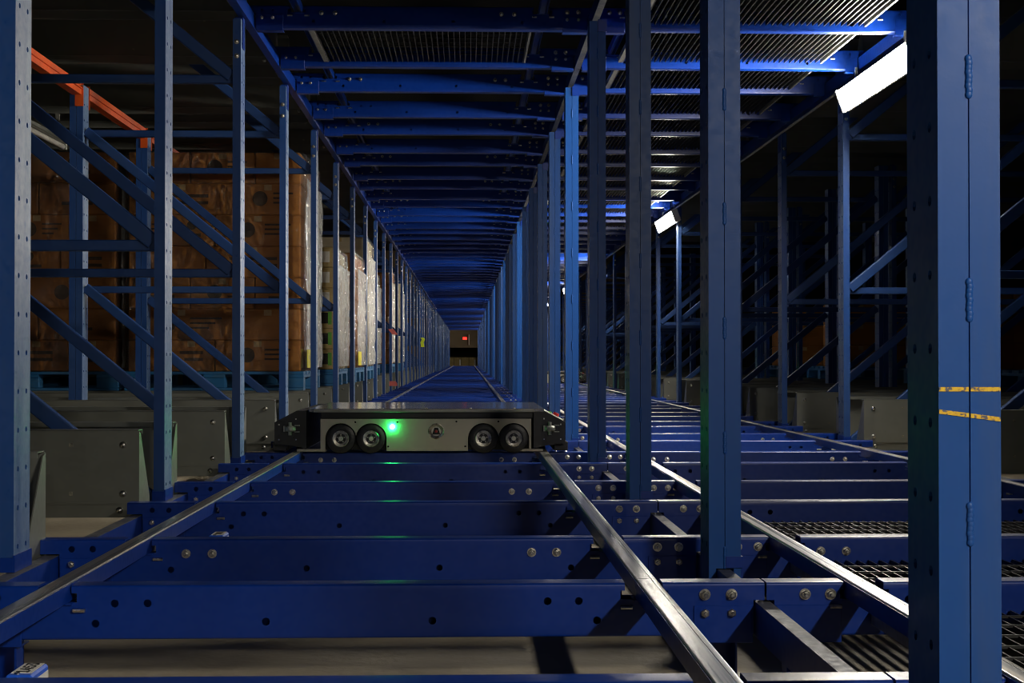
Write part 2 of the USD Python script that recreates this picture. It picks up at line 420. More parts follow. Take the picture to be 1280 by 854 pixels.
def make_double(k, label, group, tape=False):
    t = thing('double_post', (XM, post_y(k), HB), label, 'rack post', group)

    def part(name, m, mt, **kw):
        m = m.copy()
        m.apply_translation((0, 0, -HB))
        return obj(name, m, mt, t, **kw)
    part('upright', UPL[-1], 'double')
    m = UPL[1].copy()
    m.apply_translation((0.0695, 0, 0))
    part('upright', m, 'double')
    z = 0.311 - 0.2475 * 3
    while z < HT - 0.05:
        n = 9
        bead = cat([trimesh.creation.icosphere(1, 0.0042).apply_transform(np.diag([1.0, 0.6, 1.15, 1])).apply_translation((0.0348 + 0.0005 * math.sin(i * 2.1), -0.0004, z - 0.020 + 0.005 * i)) for i in range(n)])
        mm = None
        for i in range(n):
            q = man(trimesh.creation.icosphere(1, 0.0042).apply_transform(np.diag([1.0, 0.6, 1.15, 1])).apply_translation((0.0348 + 0.0005 * math.sin(i * 2.1), -0.0004, z - 0.020 + 0.005 * i)))
            mm = q if mm is None else mm + q
        q = mm.to_mesh()
        part('weld_bead', trimesh.Trimesh(q.vert_properties[:, :3], q.tri_verts), 'double', smooth=True)
        z += 0.2475
    part('foot_bracket', cat([bx(0.036, 0.0735, -0.004, 0.0, HB + 0.002, HB + 0.026), bx(0.0698, 0.0735, 0.0, 0.112, HB - 0.05, HB + 0.026)]), 'blue')
    part('cap_plate', bx(0.036, 0.075, -0.006, 0.116, HT - 0.045, HT + 0.006), 'blue')
    if tape:
        for zz, sl in ((-0.035, 0.0), (-0.064, -0.0045)):
            for xa, xb in ((0.0005, 0.0337), (0.0357, 0.069)):
                v = np.array([[x, y, zz + sl * ((x - 0.035) / 0.035) + dz] for x in (xa, xb) for y in (-0.0008, 0.0004) for dz in (-0.0024, 0.0024)])
                part('tape_residue', trimesh.convex.convex_hull(v), 'residue')
    return t


make_double(0, 'big blue double post closest to the camera with two yellow tape marks', 'double posts between the aisles', True)
dp = None
for k in range(1, KN):
    o = ordn(k)
    lab = (f'blue welded double post between the two aisles, {o} from the camera' if o else 'one of the distant double posts between the two aisles')
    gp = 'double posts between the aisles'
    dp = make_double(k, lab, gp) if dp is None else (dup(dp, (XM, post_y(k), HB), lab, gp) and dp)

# ------------------------------------------------------------------ decks: cross members, rails, tie bars, gratings
HOLE = 0.0075


def cross_body(x0, x1, rails, gaps, holes, tie_left, tie_right):
    """A C shaped cross member with notches for the rails: y 0 (face) .. 0.055, z ZB..ZT, x as given."""
    sec = sbox(0, 0, 0.055, ZT - ZB).buffer(-0.006).buffer(0.006, quad_segs=3).difference(sbox(0.004, 0.004, 0.051, ZT - ZB - 0.004))
    m = man(extr(sec, x0, x1, 'x').apply_translation((0, 0, ZB)))
    cut = []
    for (a, b), (ga, gb) in zip(rails, gaps):
        cut.append(bx(a - ga, b + gb, -0.01, 0.07, ZT - 0.031, ZT + 0.02))
        cut.append(bx(a - ga - 0.008, b + gb + 0.010, -0.01, 0.03, ZT - 0.031, ZT - 0.014))
    if tie_left is not None:
        cut.append(bx(x0 - 0.1, tie_left, -0.01, 0.07, ZB - 0.02, -0.453))
    if tie_right is not None:
        cut.append(bx(tie_right, x1 + 0.1, -0.01, 0.07, ZB - 0.02, -0.453))
    for x, z in holes:
        cut.append(cyl((x, -0.01, z), 'y', HOLE, 0.03, 10))
    for c in cut:
        m = m - man(c)
    q = m.to_mesh()
    return trimesh.Trimesh(q.vert_properties[:, :3], q.tri_verts)


GAPS = {1: [(0.020, 0.004), (0.022, 0.010)], 2: [(0.003, 0.036), (0.036, 0.003)]}
RAILS1, RAILS2 = [(-0.770, -0.733), (0.314, 0.353)], [(0.706, 0.742), (1.792, 1.828)]


def cross_y(k, bolted):
    return post_y(k) + (0.285 if k == 0 and bolted else 0.255 if bolted else -0.41)


def make_cross(aisle, bolted, k, z, label, group):
    (a0, a1), (b0, b1) = RAILS1 if aisle == 1 else RAILS2
    x0, x1 = (-0.984, 0.5535) if aisle == 1 else (0.5575, 2.048)
    y = cross_y(k, bolted)
    inner = [(a1 + 0.083, ZT - 0.033), (a1 + 0.143, ZT - 0.033), (b0 - 0.108, ZT - 0.033), (b0 - 0.166, ZT - 0.033)]
    low = [(a1 + 0.048, ZT - 0.070), (b0 - 0.074, ZT - 0.069), (a1 + 0.36, ZT - 0.068), (b0 - 0.38, ZT - 0.068)]
    ends_l = [(x0 + 0.072, 0), (x0 + 0.12, 0)]
    ends_r = [(x1 - 0.112, 0), (x1 - 0.062, 0)]
    holes = list(low)
    bolts = []
    (bolts if bolted else holes).extend(inner)
    for x, _ in ends_l:
        (holes if aisle == 1 else bolts).append((x, ZT - 0.022))
        (bolts if aisle == 1 else holes).append((x, ZT - 0.056))
    for x, _ in ends_r:
        (bolts if aisle == 1 else holes).append((x, ZT - 0.022))
        bolts.append((x, ZT - 0.056)) if aisle == 1 else holes.append((x, ZT - 0.056))
    ox = (x0 + x1) / 2
    t = thing('cross_member', (ox, y, z + ZB), label, 'cross beam', group)

    def part(name, m, mt, **kw):
        m = m.copy()
        m.apply_translation((-ox, 0, -ZB))
        return obj(name, m, mt, t, **kw)
    tl, tr = (-0.940, 0.533) if aisle == 1 else (0.572, 1.975)
    part('channel', cross_body(x0, x1, (RAILS1 if aisle == 1 else RAILS2), GAPS[aisle], holes, tl, tr), 'blue', smooth=25)
    for x, zz in bolts:
        b = BOLT.copy()
        b.apply_translation((x, -0.0005, zz))
        part('bolt', b, 'bolt')
    # splice plates behind the end bolts, proud of the face
    for xa, xb in ((tl, x0 + 0.165) if aisle == 1 else (tl, x0 + 0.14), (x1 - 0.135, tr - 0.002)):
        part('splice_plate', rbx(xa + 0.002, xb, -0.003, 0.0, ZB - 0.010, ZT - 0.042, 0.001), 'blue')
        part('splice_plate', rbx(xa + 0.002, xb, -0.003, 0.045, ZB - 0.012, ZB - 0.0085, 0.001), 'blue')
    # clips under the rails
    for a, b in ((a0, a1), (b0, b1)):
        part('rail_clip', cat([bx(a - 0.006, b + 0.006, -0.006, 0.05, ZT - 0.0345, ZT - 0.0315)]), 'blue')
        part('clip_bolt', cyl((b + 0.008, -0.004, ZT - 0.045), 'x', 0.004, 0.022, 8), 'bolt')
        part('clip_bolt', cyl((a - 0.03, -0.004, ZT - 0.045), 'x', 0.004, 0.022, 8), 'bolt')
    if z == 0:
        for a in ((a0 - 0.11), (b1 + 0.10)):
            part('support_leg', cat([bx(a, a + 0.004, 0.005, 0.05, -ZC + 0.004, ZB + 0.004), bx(a, a + 0.05, 0.046, 0.05, -ZC + 0.004, ZB + 0.004), bx(a + 0.046, a + 0.05, 0.005, 0.05, -ZC + 0.004, ZB + 0.004)]), 'blue')
            part('base_plate', rbx(a - 0.02, a + 0.07, -0.03, 0.08, -ZC, -ZC + 0.005, 0.001), 'zinc_dull')
    return t


protos = {}
WHERE = {(1, 0): 'lower deck of the main aisle', (2, 0): 'lower deck of the second aisle', (1, 1): 'overhead deck of the main aisle', (2, 1): 'overhead deck of the second aisle'}
for aisle in (1, 2):
    for lev in (0, 1):
        n = 0
        for k in range(0 if lev == 0 else -1, KN):
            for bolted in (False, True):
                if k == 0 and not bolted:
                    continue
                o = ordn(n)
                n += 1
                lab = f'blue cross beam in the {WHERE[aisle, lev]}, {o} from the camera' if o else f'one of the distant blue cross beams in the {WHERE[aisle, lev]}'
                gp = 'cross beams in the ' + WHERE[aisle, lev]
                key = (aisle, bolted, lev)
                if key not in protos:
                    protos[key] = make_cross(aisle, bolted, k, UP * lev, lab, gp)
                else:
                    x0, x1 = (-0.984, 0.5535) if aisle == 1 else (0.5575, 2.048)
                    dup(protos[key], ((x0 + x1) / 2, cross_y(k, bolted), UP * lev + ZB), lab, gp)

# the rails: C sections lying on the clips, in lengths of six metres
RAILSEC = channel(0.034, 0.037, 0.004)


def rail_mesh(a, b, length):
    w = b - a
    poly = sbox(0, 0, w, 0.036).buffer(-0.004).buffer(0.004, quad_segs=3).difference(sbox(0.004, -0.01, w - 0.004, 0.0315))
    poly = poly.difference(sbox(w * 0.70, 0.0352, w * 0.73, 0.04))
    return extr(poly, 0, length, 'y')


RNAME = ['left rail of the main aisle', 'right rail of the main aisle', 'left rail of the second aisle', 'right rail of the second aisle']
for i, (a, b) in enumerate(RAILS1 + RAILS2):
    src = None
    for j, y in enumerate(np.arange(2.66 - 6, 74, 6)):
        y0 = max(y, 0.25)
        lab = f'steel running rail with worn top, {ordn(j)} length of the {RNAME[i]}'
        L = y + 6 - y0 - 0.002
        t = thing('shuttle_rail', ((a + b) / 2, y0, ZT - 0.030), lab, 'rail', 'shuttle rails on the lower deck')
        m = rail_mesh(a, b, L)
        w = b - a
        m.apply_translation((-w / 2, 0, 0))
        obj('rail_profile', m, 'rail', t, smooth=25)
        obj('side_strip', bx(-w / 2 - 0.0012, -w / 2, 0, L, 0.001, 0.0325), 'blue', t)
        obj('side_strip', bx(w / 2, w / 2 + 0.0012, 0, L, 0.001, 0.0325), 'blue', t)
    m = rail_mesh(a, b, 75)
    m.apply_translation((-(b - a) / 2, 0, 0))
    m2 = obj('shuttle_rail', m, 'blue', None, smooth=25, loc=((a + b) / 2, -1.5, UP + ZT - 0.030))
    tag(m2, f'long blue rail of the deck overhead, above the {RNAME[i]}', 'rail', 'shuttle rails of the overhead deck', 'thing')

# longitudinal tie bars under the post rows
TIES = [(-0.978, -0.943, 'left post row'), (0.537, 0.566, 'double posts'), (1.98, 2.045, 'posts beyond the second aisle')]
for xa, xb, nm in TIES:
    for lev in (0, 1):
        if lev == 1 and xa < 0:
            xa, xb = -0.982, -0.946
        y0 = 0.9 if lev == 0 else -1.5
        zt = UP * lev - 0.457
        w, L = xb - xa, 43.0 - y0
        o = thing('tie_bar', (xa, y0, zt - 0.066), 'long grey-topped tie bar ' + ('at the feet of the ' if lev == 0 else 'along the tops of the ') + nm, 'tie bar', 'tie bars along the post rows')
        dusty = lev == 0 or 0 < xa < 1
        obj('bar', extr(sbox(0, 0.001, w, 0.065).difference(sbox(0.004, 0.005, w - 0.004, 0.061)), 0, L, 'y'), 'blue', o)
        if dusty:
            obj('dusty_flange', bx(0.0005, w - 0.0005, 0, L, 0.0651, 0.066) if lev == 0 else bx(0.0005, w - 0.0005, 0, L, 0, 0.0009), 'tie', o)



# gratings
def grating(x0, x1, L, pitch=0.0262):
    n = int((x1 - x0) / pitch)
    bars = cat([bx(x0 + i * pitch, x0 + i * pitch + 0.003, 0, L, -0.022, 0) for i in range(n + 1)])
    rods = cat([bx(x0, x1, y - 0.002, y + 0.002, -0.003, 0.002) for y in np.arange(0.05, L - 0.02, 0.09)])
    return bars, rods


gsrc = {}


def put_grating(aisle, k, which, lev, label):
    x0, x1 = (0.775, 1.775) if aisle == 2 else (-0.70, 0.28)
    ya = post_y(k) + (-0.355 if which == 0 else 0.310) + 0.004 + (0.03 if k == 0 and which == 1 else 0)
    yb = post_y(k) + (0.255 if which == 0 else BAY - 0.41) - 0.004
    z = UP * lev - 0.474
    gp = 'steel gratings of the ' + ('lower deck' if lev == 0 else 'overhead deck')
    key = (aisle, which)
    if key in gsrc:
        return dup(gsrc[key], ((x0 + x1) / 2, ya, z), label, gp)
    w = x1 - x0
    t = thing('steel_grating', ((x0 + x1) / 2, ya, z), label, 'grating', gp)
    bars, rods = grating(-w / 2 + 0.004, w / 2 - 0.004, yb - ya)
    tag(obj('bearing_bars', bars, 'grate', t, smooth=False), kind='stuff')
    tag(obj('cross_rods', rods, 'grate', t, smooth=False), kind='stuff')
    obj('edge_flat', bx(-w / 2 - 0.022, -w / 2 + 0.001, 0, yb - ya, -0.024, 0.002), 'zinc_dull', t, smooth=False)
    obj('edge_flat', bx(w / 2 - 0.001, w / 2 + 0.008, 0, yb - ya, -0.024, 0.002), 'zinc_dull', t, smooth=False)
    gsrc[key] = t
    return t


n = 0
for k, w in ((0, 0), (0, 1), (1, 0), (1, 1)):
    put_grating(2, k, w, 0, f'steel grating set low between cross beams of the second aisle, {ordn(n)} from the camera')
    n += 1
n = 0
for k in range(1, 10):
    for w in (0, 1):
        put_grating(2, k, w, 1, f'steel grating overhead above the second aisle, {ordn(n)} from the camera')
        n += 1
put_grating(1, 3, 1, 1, 'dark steel grating overhead above the main aisle')

# ------------------------------------------------------------------ the lane rails (galvanised) on both sides
PT, PB = -0.217, -0.438


def make_lane(k, far, side, lev, label, group, length=4.2):
    s = -side                                              # the aisle lies towards +x * s
    x_end = -0.988 if side < 0 else 2.05
    y = post_y(k) + (0.30 if far else -0.255)
    d = -1 if far else 1                                   # lips and gussets turn towards the frame
    t = thing('lane_rail', (x_end, y, UP * lev + PB - 0.042), label, 'lane rail', group)

    def part(name, m, mt='zinc', **kw):
        m = m.copy()
        if s < 0:
            m.apply_scale((-1, 1, 1))
            m.invert()
        m.apply_translation((0, 0, -(PB - 0.042)))
        return obj(name, m, mt, t, **kw)
    L = length
    prof = cat([bx(-L, 0, 0, 0.003 * d, PB, PT), bx(-L, 0, 0, 0.055 * d, PT - 0.003, PT), bx(-L, 0, 0.052 * d, 0.055 * d, PT - 0.015, PT - 0.003)])
    part('web_profile', prof)
    part('lower_strip', cat([bx(-L, -0.012, 0.004 * d, 0.007 * d, PB - 0.042, PB), bx(-L, 0.0, -0.002 * d, 0.012 * d, PB - 0.002, PB + 0.003)]))
    poly = Polygon([(0, PT - 0.004), (0.02 * d, PT - 0.012), (0.14 * d, PB + 0.01), (0.14 * d, PB - 0.08), (0, PB - 0.08)] if True else [])
    if not poly.exterior.is_ccw:
        poly = Polygon(list(poly.exterior.coords)[::-1])
    part('end_gusset', extr(poly, 0.0, 0.003, 'x'))
    for bxx, bz in ((-0.045, PT - 0.045), (-0.045, PB + 0.03), (-0.055, PB - 0.02)):
        b = DOME.copy()
        if not far:
            b.apply_translation((bxx, -0.0005, bz))
        else:
            b.apply_scale((1, -1, 1)); b.invert()
            b.apply_translation((bxx, 0.0005, bz))
        part('dome_bolt', b, 'bolt', smooth=True)
    for bxx in (-0.20, -0.36, -0.72):
        for bz in (PT - 0.045, PB + 0.03):
            part('square_plug', rbx(bxx - 0.006, bxx + 0.006, -0.0008 if not far else 0, 0.0 if not far else 0.0008, bz - 0.006, bz + 0.006, 0.0005), 'plug')
    return t


lsrc = {}
for side, nm in ((-1, 'left lanes'), (1, 'lanes beyond the second aisle')):
    for lev in (0, 1):
        n = 0
        for k in range(1 if lev == 0 else 2, KN if lev == 0 else 12):
            for far in (False, True):
                o = ordn(n)
                n += 1
                lv = '' if lev == 0 else ' of the deck above'
                lab = f'galvanised lane rail in the {nm}, {o} from the camera' if lev == 0 else f'overhead galvanised lane rail in the {nm}, {o} from the camera'
                gp = f'galvanised lane rails{lv} in the {nm}'
                loc = (-0.988 if side < 0 else 2.05, post_y(k) + (0.30 if far else -0.255), UP * lev + PB - 0.042)
                if (side, far) in lsrc:
                    dup(lsrc[side, far], loc, lab, gp)
                else:
                    lsrc[side, far] = make_lane(k, far, side, lev, lab, gp)

# the far end of the racks, bays past the ones built singly
far_posts, far_beams = [], []
for k in range(KN, KF):
    y = post_y(k)
    for x0, x1 in ((XL - 0.034, XL), (XM, XM + 0.069), (XR, XR + 0.034)):
        far_posts.append(bx(x0, x1, y, y + 0.11, HB, HT))
    for lev in (0, 1):
        for dy in (-0.40, 0.24):
            for xa, xb in ((-1.0, 0.553), (0.558, 2.048)):
                far_beams.append(bx(xa, xb, y + dy, y + dy + 0.055, UP * lev + ZB, UP * lev + ZT - 0.033))
tag(obj('far_posts', cat(far_posts), 'post', smooth=False), 'crowd of tiny blue posts at the far end of the aisles', 'rack posts', kind='stuff')
tag(obj('far_cross_members', cat(far_beams), 'blue', smooth=False), 'mass of tiny blue cross beams at the far end of the aisles', 'cross beams', kind='stuff')


# ------------------------------------------------------------------ lamps
def make_lamp(y, label):
    t = thing('tube_lamp', (LAMP_X, y, LAMP_Z), label, 'lamp', 'tube lamps under the overhead deck')
    tilt = trimesh.transformations.rotation_matrix(math.radians(LAMP_TILT), (0, 1, 0))
    T = lambda m: m.apply_transform(tilt) or m
    obj('housing', T(rbx(-0.062, 0.062, -0.60, 0.60, 0.0, 0.04, 0.01)), 'white', t)
    poly = Point(0, 0.105).buffer(0.120, quad_segs=20).intersection(sbox(-1, -1, 1, -0.0005))
    obj('diffuser', T(extr(poly, -0.575, 0.575, 'y')), 'lamp' if y > 3 else 'lamp_near', t, smooth=40)
    for s in (-1, 1):
        obj('end_cap', T(rbx(-0.062, 0.062, s * 0.577, s * 0.60, -0.020, 0.04, 0.006)), 'white', t)
        obj('hanger', bx(0.015, 0.027, s * 0.4 - 0.002, s * 0.4 + 0.002, 0.03, 0.135), 'zinc_dull', t)
    return t


ls = {}
vis = 0
for y in LAMP_Y:
    if y < 5:
        lab = 'lit tube lamp above the second aisle behind the camera, ' + ('close' if y > -3 else 'middle' if y > -9 else 'far') + ' one'
    else:
        lab = ('big shining tube lamp at the top right below the gratings', 'shining tube lamp seen right of the third double post',
               'small shining tube lamp seen beside the fourth double post')[vis] if vis < 3 else f'tiny shining tube lamp, {ordn(vis)} along the second aisle'
        vis += 1
    if (y > 3) in ls:
        dup(ls[y > 3], (LAMP_X, y, LAMP_Z), lab)
    else:
        ls[y > 3] = make_lamp(y, lab)

# conduit along the lamps
c = cyl((1.992, 4.0, 1.43), 'y', 0.008, 70, 8)
tag(obj('conduit', c, 'zinc_dull'), 'thin conduit running along the overhead deck above the tube lamps', 'conduit', kind='thing')

# ------------------------------------------------------------------ the shuttles
PXM = 6.25 / F


def make_shuttle(loc, label):
    """Front face in the plane y = 0, x centred, z from the underside."""
    t = thing('pallet_shuttle', loc, label, 'shuttle', 'pallet shuttles')
    P = lambda name, m, mt, parent=None, **kw: obj(name, m, mt, parent or t, **kw)
    u = lambda px: (px - 522.5) * PXM                       # picture column to x
    v = lambda py: (565.0 - py) * PXM                       # picture row to height
    D = 0.92
    # chassis between the end blocks
    P('chassis', bx(u(398), u(664), 0.03, D - 0.03, v(563), v(516)), 'dark')
    wh = [(423.6, 548.5), (461.3, 548.5), (601.2, 548.5), (639.2, 548.5)]
    panel = Polygon([(u(398.5), v(564)), (u(661), v(564)), (u(661), v(524)), (u(398.5), v(524))])
    cuts = []
    for px, py in wh:
        cuts.append(Point(u(px), v(py)).buffer(0.0675, quad_segs=10))
        cuts.append(sbox(u(px) - 0.0675, -0.05, u(px) + 0.0675, v(py)))
    panel = panel.difference(unary_union(cuts[:4] + cuts[4:])).buffer(0)
    bc = (542.3, 539.7)
    panel = panel.difference(Point(u(bc[0]), v(bc[1])).buffer(0.036, quad_segs=8))
    for px, py in ((441.5, 528), (494, 528), (482.5, 558.5), (567.5, 527.5), (620, 527.5), (578.5, 558.5)):
        panel = panel.difference(Point(u(px), v(py)).buffer(0.0045, quad_segs=3))
    pg = list(getattr(panel, 'geoms', [panel]))
    pg = [g for g in pg if g.area > 2e-4]
    for g in pg:
        P('side_panel', extr(g, 0.0, 0.012, 'y'), 'cream')
    # wheels
    for px, py in wh:
        w = P('wheel', lathe([(0.036, -0.03), (0.060, -0.03), (0.064, -0.026), (0.0655, -0.004), (0.062, 0.002), (0.048, 0.006), (0.036, 0.004)], (u(px), 0.004, v(py)), '-y', 40), 'tyre')
        hub = lathe([(0.021, -0.010), (0.0225, 0.003), (0.034, 0.0045), (0.036, 0.003), (0.036, -0.03), (0.021, -0.03)], (u(px), 0.002, v(py)), '-y', 32)
        obj('hub', hub, 'hub', w)
        obj('recess', lathe([(0, -0.004), (0.0215, -0.004), (0.0215, -0.009), (0, -0.009)], (u(px), 0.002, v(py)), '-y', 24), 'black', w)
        obj('cap', lathe([(0, 0.004), (0.009, 0.004), (0.0105, 0.001), (0.0105, -0.01), (0, -0.01)], (u(px), 0.001, v(py)), '-y', 20), 'white', w)
        for a in range(5):
            an = a * 2 * math.pi / 5 + 0.3
            obj('hub_hole', lathe([(0, 0.0012), (0.0036, 0.0012), (0.0036, -0.002), (0, -0.002)], (u(px) + 0.016 * math.cos(an), 0.005, v(py) + 0.016 * math.sin(an)), '-y', 8), 'hub', w)
    # dark slot with an inner profile and the top plate
    P('slot_profile', bx(u(399), u(663), 0.02, 0.03, v(523), v(515.5)), 'black')
    tp = P('top_plate', rbx(u(384), u(677), -0.004, D, v(515.4), v(511.3), 0.002), 'plate')
    obj('edge_flange', rbx(u(390), u(664), -0.006, -0.0042, v(515.6), v(512.6), 0.0005), 'zinc_dull', tp)
    for k in range(5):
        obj('screw', lathe([(0, 0.002), (0.006, 0.0016), (0.006, -0.001), (0, -0.001)], (u(420 + 55 * k), 0.05, v(511.2)), 'z', 10), 'bolt', tp)
    # end blocks
    for s in (-1, 1):
        f = lambda px: s * (px - 522.5) * PXM               # written for the right hand end
        pts = [(f(664), v(561)), (f(682), v(557)), (f(703.5), v(555)), (f(703.5), v(528)), (f(676), v(513.5)), (f(664), v(513.5))]
        poly = Polygon(pts if s > 0 else pts[::-1])
        e = P('end_block', extr(poly, 0.0, D, 'y'), 'black', smooth=20)
        # guide roller in its pocket
        rx, rz = f(684), v(536)
        rl = obj('guide_roller', lathe([(0, -0.012), (0.02, -0.012), (0.026, -0.006), (0.026, 0.006), (0.02, 0.012), (0, 0.012)], (rx, -0.006, rz), 'z', 20), 'zinc', e)
        obj('roller_axle', lathe([(0, -0.028), (0.008, -0.028), (0.008, 0.028), (0, 0.028)], (rx, -0.012, rz), 'z', 10), 'zinc', e)
        obj('roller_bracket', cat([bx(rx - 0.028, rx - 0.020, -0.02, 0, rz - 0.012, rz + 0.012), bx(rx + 0.020, rx + 0.042, -0.016, 0, rz - 0.016, rz - 0.012), bx(rx + 0.020, rx + 0.042, -0.016, 0, rz + 0.012, rz + 0.016)]), 'zinc', e)
        for sx, sz in ((677, 524), (698, 531), (698, 549.5), (677, 549.5)):
            obj('screw', lathe([(0, 0.002), (0.0035, 0.002), (0.0035, -0.001), (0, -0.001)], (f(sx), 0, v(sz)), '-y', 8), 'bolt', e)
        P('bumper', rbx(*sorted((f(690), f(708))), 0.05, D - 0.05, v(564.7), v(553), 0.004), 'black')
        P('sill_plate', rbx(*sorted((f(640), f(676))), 0.002, 0.02, v(564.7), v(561.5), 0.002), 'cream')
        # running wheels that stand on the rails
        for yy in (0.16, D - 0.16):
            P('running_wheel', lathe([(0, -0.012), (0.045, -0.012), (0.047, 0), (0.045, 0.012), (0, 0.012)], (s * 0.5425, yy, 0.047), 'x', 24), 'tyre')
    # the control strip on the sloping right end
    n_ = np.array([(528 - 513.5), 0, (703.5 - 676)], float); n_ /= np.linalg.norm(n_)
    cp = P('control_strip', rbx(-0.045, 0.045, 0.04, 0.20, 0.0, 0.004, 0.001), 'white')
    def on_slope(m):
        ang = math.atan2(v(513.5) - v(528), (703.5 - 676) * PXM)
        m.apply_transform(trimesh.transformations.rotation_matrix(ang, (0, 1, 0)))
        m.apply_translation((u(690), 0, v(520.9)))
        return m
    stage.RemovePrim(cp.GetPath())
    used[(str(t.GetPath()), 'control_strip')] = 0
    cp = P('control_strip', on_slope(rbx(-0.045, 0.045, 0.04, 0.20, 0.0, 0.004, 0.001)), 'white')
    obj('stop_button', on_slope(lathe([(0, 0.018), (0.012, 0.017), (0.014, 0.012), (0.014, 0.004), (0, 0.004)], (0.01, 0.10, 0), 'z', 16)), 'red', cp)
    obj('start_button', on_slope(lathe([(0, 0.010), (0.008, 0.010), (0.008, 0.004), (0, 0.004)], (-0.02, 0.07, 0), 'z', 12)), 'green', cp)
    # lights and emblem on the panel
    P('status_light', lathe([(0, 0.012), (0.007, 0.010), (0.0105, 0.004), (0.0105, 0), (0, 0)], (u(487.7), 0.0, v(533.8)), '-y', 16), 'led', smooth=True)
    st = P('round_recess', lathe([(0.022, -0.010), (0.034, -0.002), (0.036, 0.002), (0.033, 0.003), (0.030, -0.001), (0.021, -0.008)], (u(bc[0]), 0.002, v(bc[1])), '-y', 28), 'hub')
    obj('recess_disc', lathe([(0, -0.006), (0.024, -0.006), (0.024, -0.010), (0, -0.010)], (u(bc[0]), 0.004, v(bc[1])), '-y', 24), 'white', st)
    tri = Polygon([(-0.018, -0.014), (0.018, -0.014), (0.008, 0.016), (-0.008, 0.016)])
    obj('emblem', extr(tri, -0.0015, 0.0, 'y').apply_translation((u(bc[0]), 0.010, v(bc[1]))), 'ink', st)
    obj('knob', lathe([(0, 0.004), (0.005, 0.003), (0.0065, 0), (0, 0)], (u(bc[0]), 0.008, v(bc[1])), '-y', 12), 'red', st)
    return t


sh = make_shuttle((-0.209, 6.25, ZT + 0.0065), 'low black and cream pallet shuttle with a green light on the main aisle rails')
dup(sh, (1.267, 23.0, ZT + 0.0065), 'small distant cream pallet shuttle far down the second aisle')

# ------------------------------------------------------------------ position tags on the beams
def make_marker(k, label, text):
    y = cross_y(k, True) + 0.057
    t = thing('position_marker', (-0.592, y, ZT - 0.029), label, 'marker', 'position markers behind the cross beams')
    obj('holder', rbx(-0.018, 0.018, 0.0, 0.075, -0.005, 0.030, 0.003), 'tagblue', t)
    obj('side_label', bx(0.0181, 0.0187, 0.004, 0.071, -0.004, 0.022), 'white', t)
    tl = obj('top_label', bx(-0.0135, 0.0135, 0.014, 0.072, 0.0300, 0.0308), 'white', t)
    if text:
        m = meshkit.text_mesh(text, 0.0165, 0.0004, bold=True)
        m.apply_transform(trimesh.transformations.rotation_matrix(math.radians(90), (0, 0, 1)))
        c = m.bounds.mean(0)
        m.apply_translation((-c[0], 0.043 - c[1], 0.0309 - m.bounds[0][2]))
        obj('number', m, 'ink', tl, smooth=False)
    else:
        obj('print', bx(-0.008, 0.008, 0.024, 0.062, 0.0309, 0.0312), 'print', tl)
    obj('fixing_screw', lathe([(0, 0.003), (0.004, 0.002), (0.004, 0), (0, 0)], (-0.004, 0.009, 0.0299), 'z', 10), 'bolt', t)
    return t


make_marker(0, 'blue and white position marker numbered 1453 behind the closest cross beam', '1453')
make_marker(1, 'small blue and white position marker behind the third cross beam', None)

# ------------------------------------------------------------------ orange beams of the racks at the left
oo = None
for i, k in enumerate(range(3, 8)):
    y0, y1 = post_y(k) + 0.114, post_y(k + 1) - 0.004
    lab = f'orange rack beam high between the rear posts at left, {ordn(i)} from the camera'
    loc = (-2.04, y0, 1.385)
    if oo is not None:
        dup(oo, loc, lab)
        continue
    oo = thing('orange_beam', loc, lab, 'rack beam', 'orange rack beams')
    L = y1 - y0
    obj('beam_profile', cat([bx(0.0, 0.004, 0, L, 0, 0.062), bx(-0.045, 0.0, 0, L, 0.058, 0.062), bx(-0.045, 0.0, 0, L, 0, 0.004), bx(0.004, 0.014, 0, L, 0.028, 0.033)]), 'orange', oo)
    for y in (0.002, L - 0.006):
        obj('end_connector', bx(-0.03, 0.014, y, y + 0.004, -0.06, 0.066), 'orange', oo)
    obj('lock_pin', cyl((0.004, L - 0.02, 0.045), 'x', 0.006, 0.014, 8), 'bolt', oo)

t = thing('unlit_tube_lamp', (-2.52, 8.335, 1.30), 'unlit grey tube lamp hung under the deck at left', 'lamp')
obj('housing', rbx(-0.03, 0.03, -0.6, 0.6, 0.03, 0.06, 0.006), 'zinc', t)
obj('tube', cyl((0, -0.58, 0.012), 'y', 0.016, 1.16, 12), 'white', t, smooth=40)
for s in (-1, 1):
    obj('end_cap', rbx(-0.025, 0.025, s * 0.58, s * 0.6, -0.008, 0.05, 0.004), 'zinc', t)
    obj('hanger', bx(-0.01, 0.01, s * 0.472 - 0.012, s * 0.472 + 0.012, 0.06, 0.199), 'zinc_dull', t)


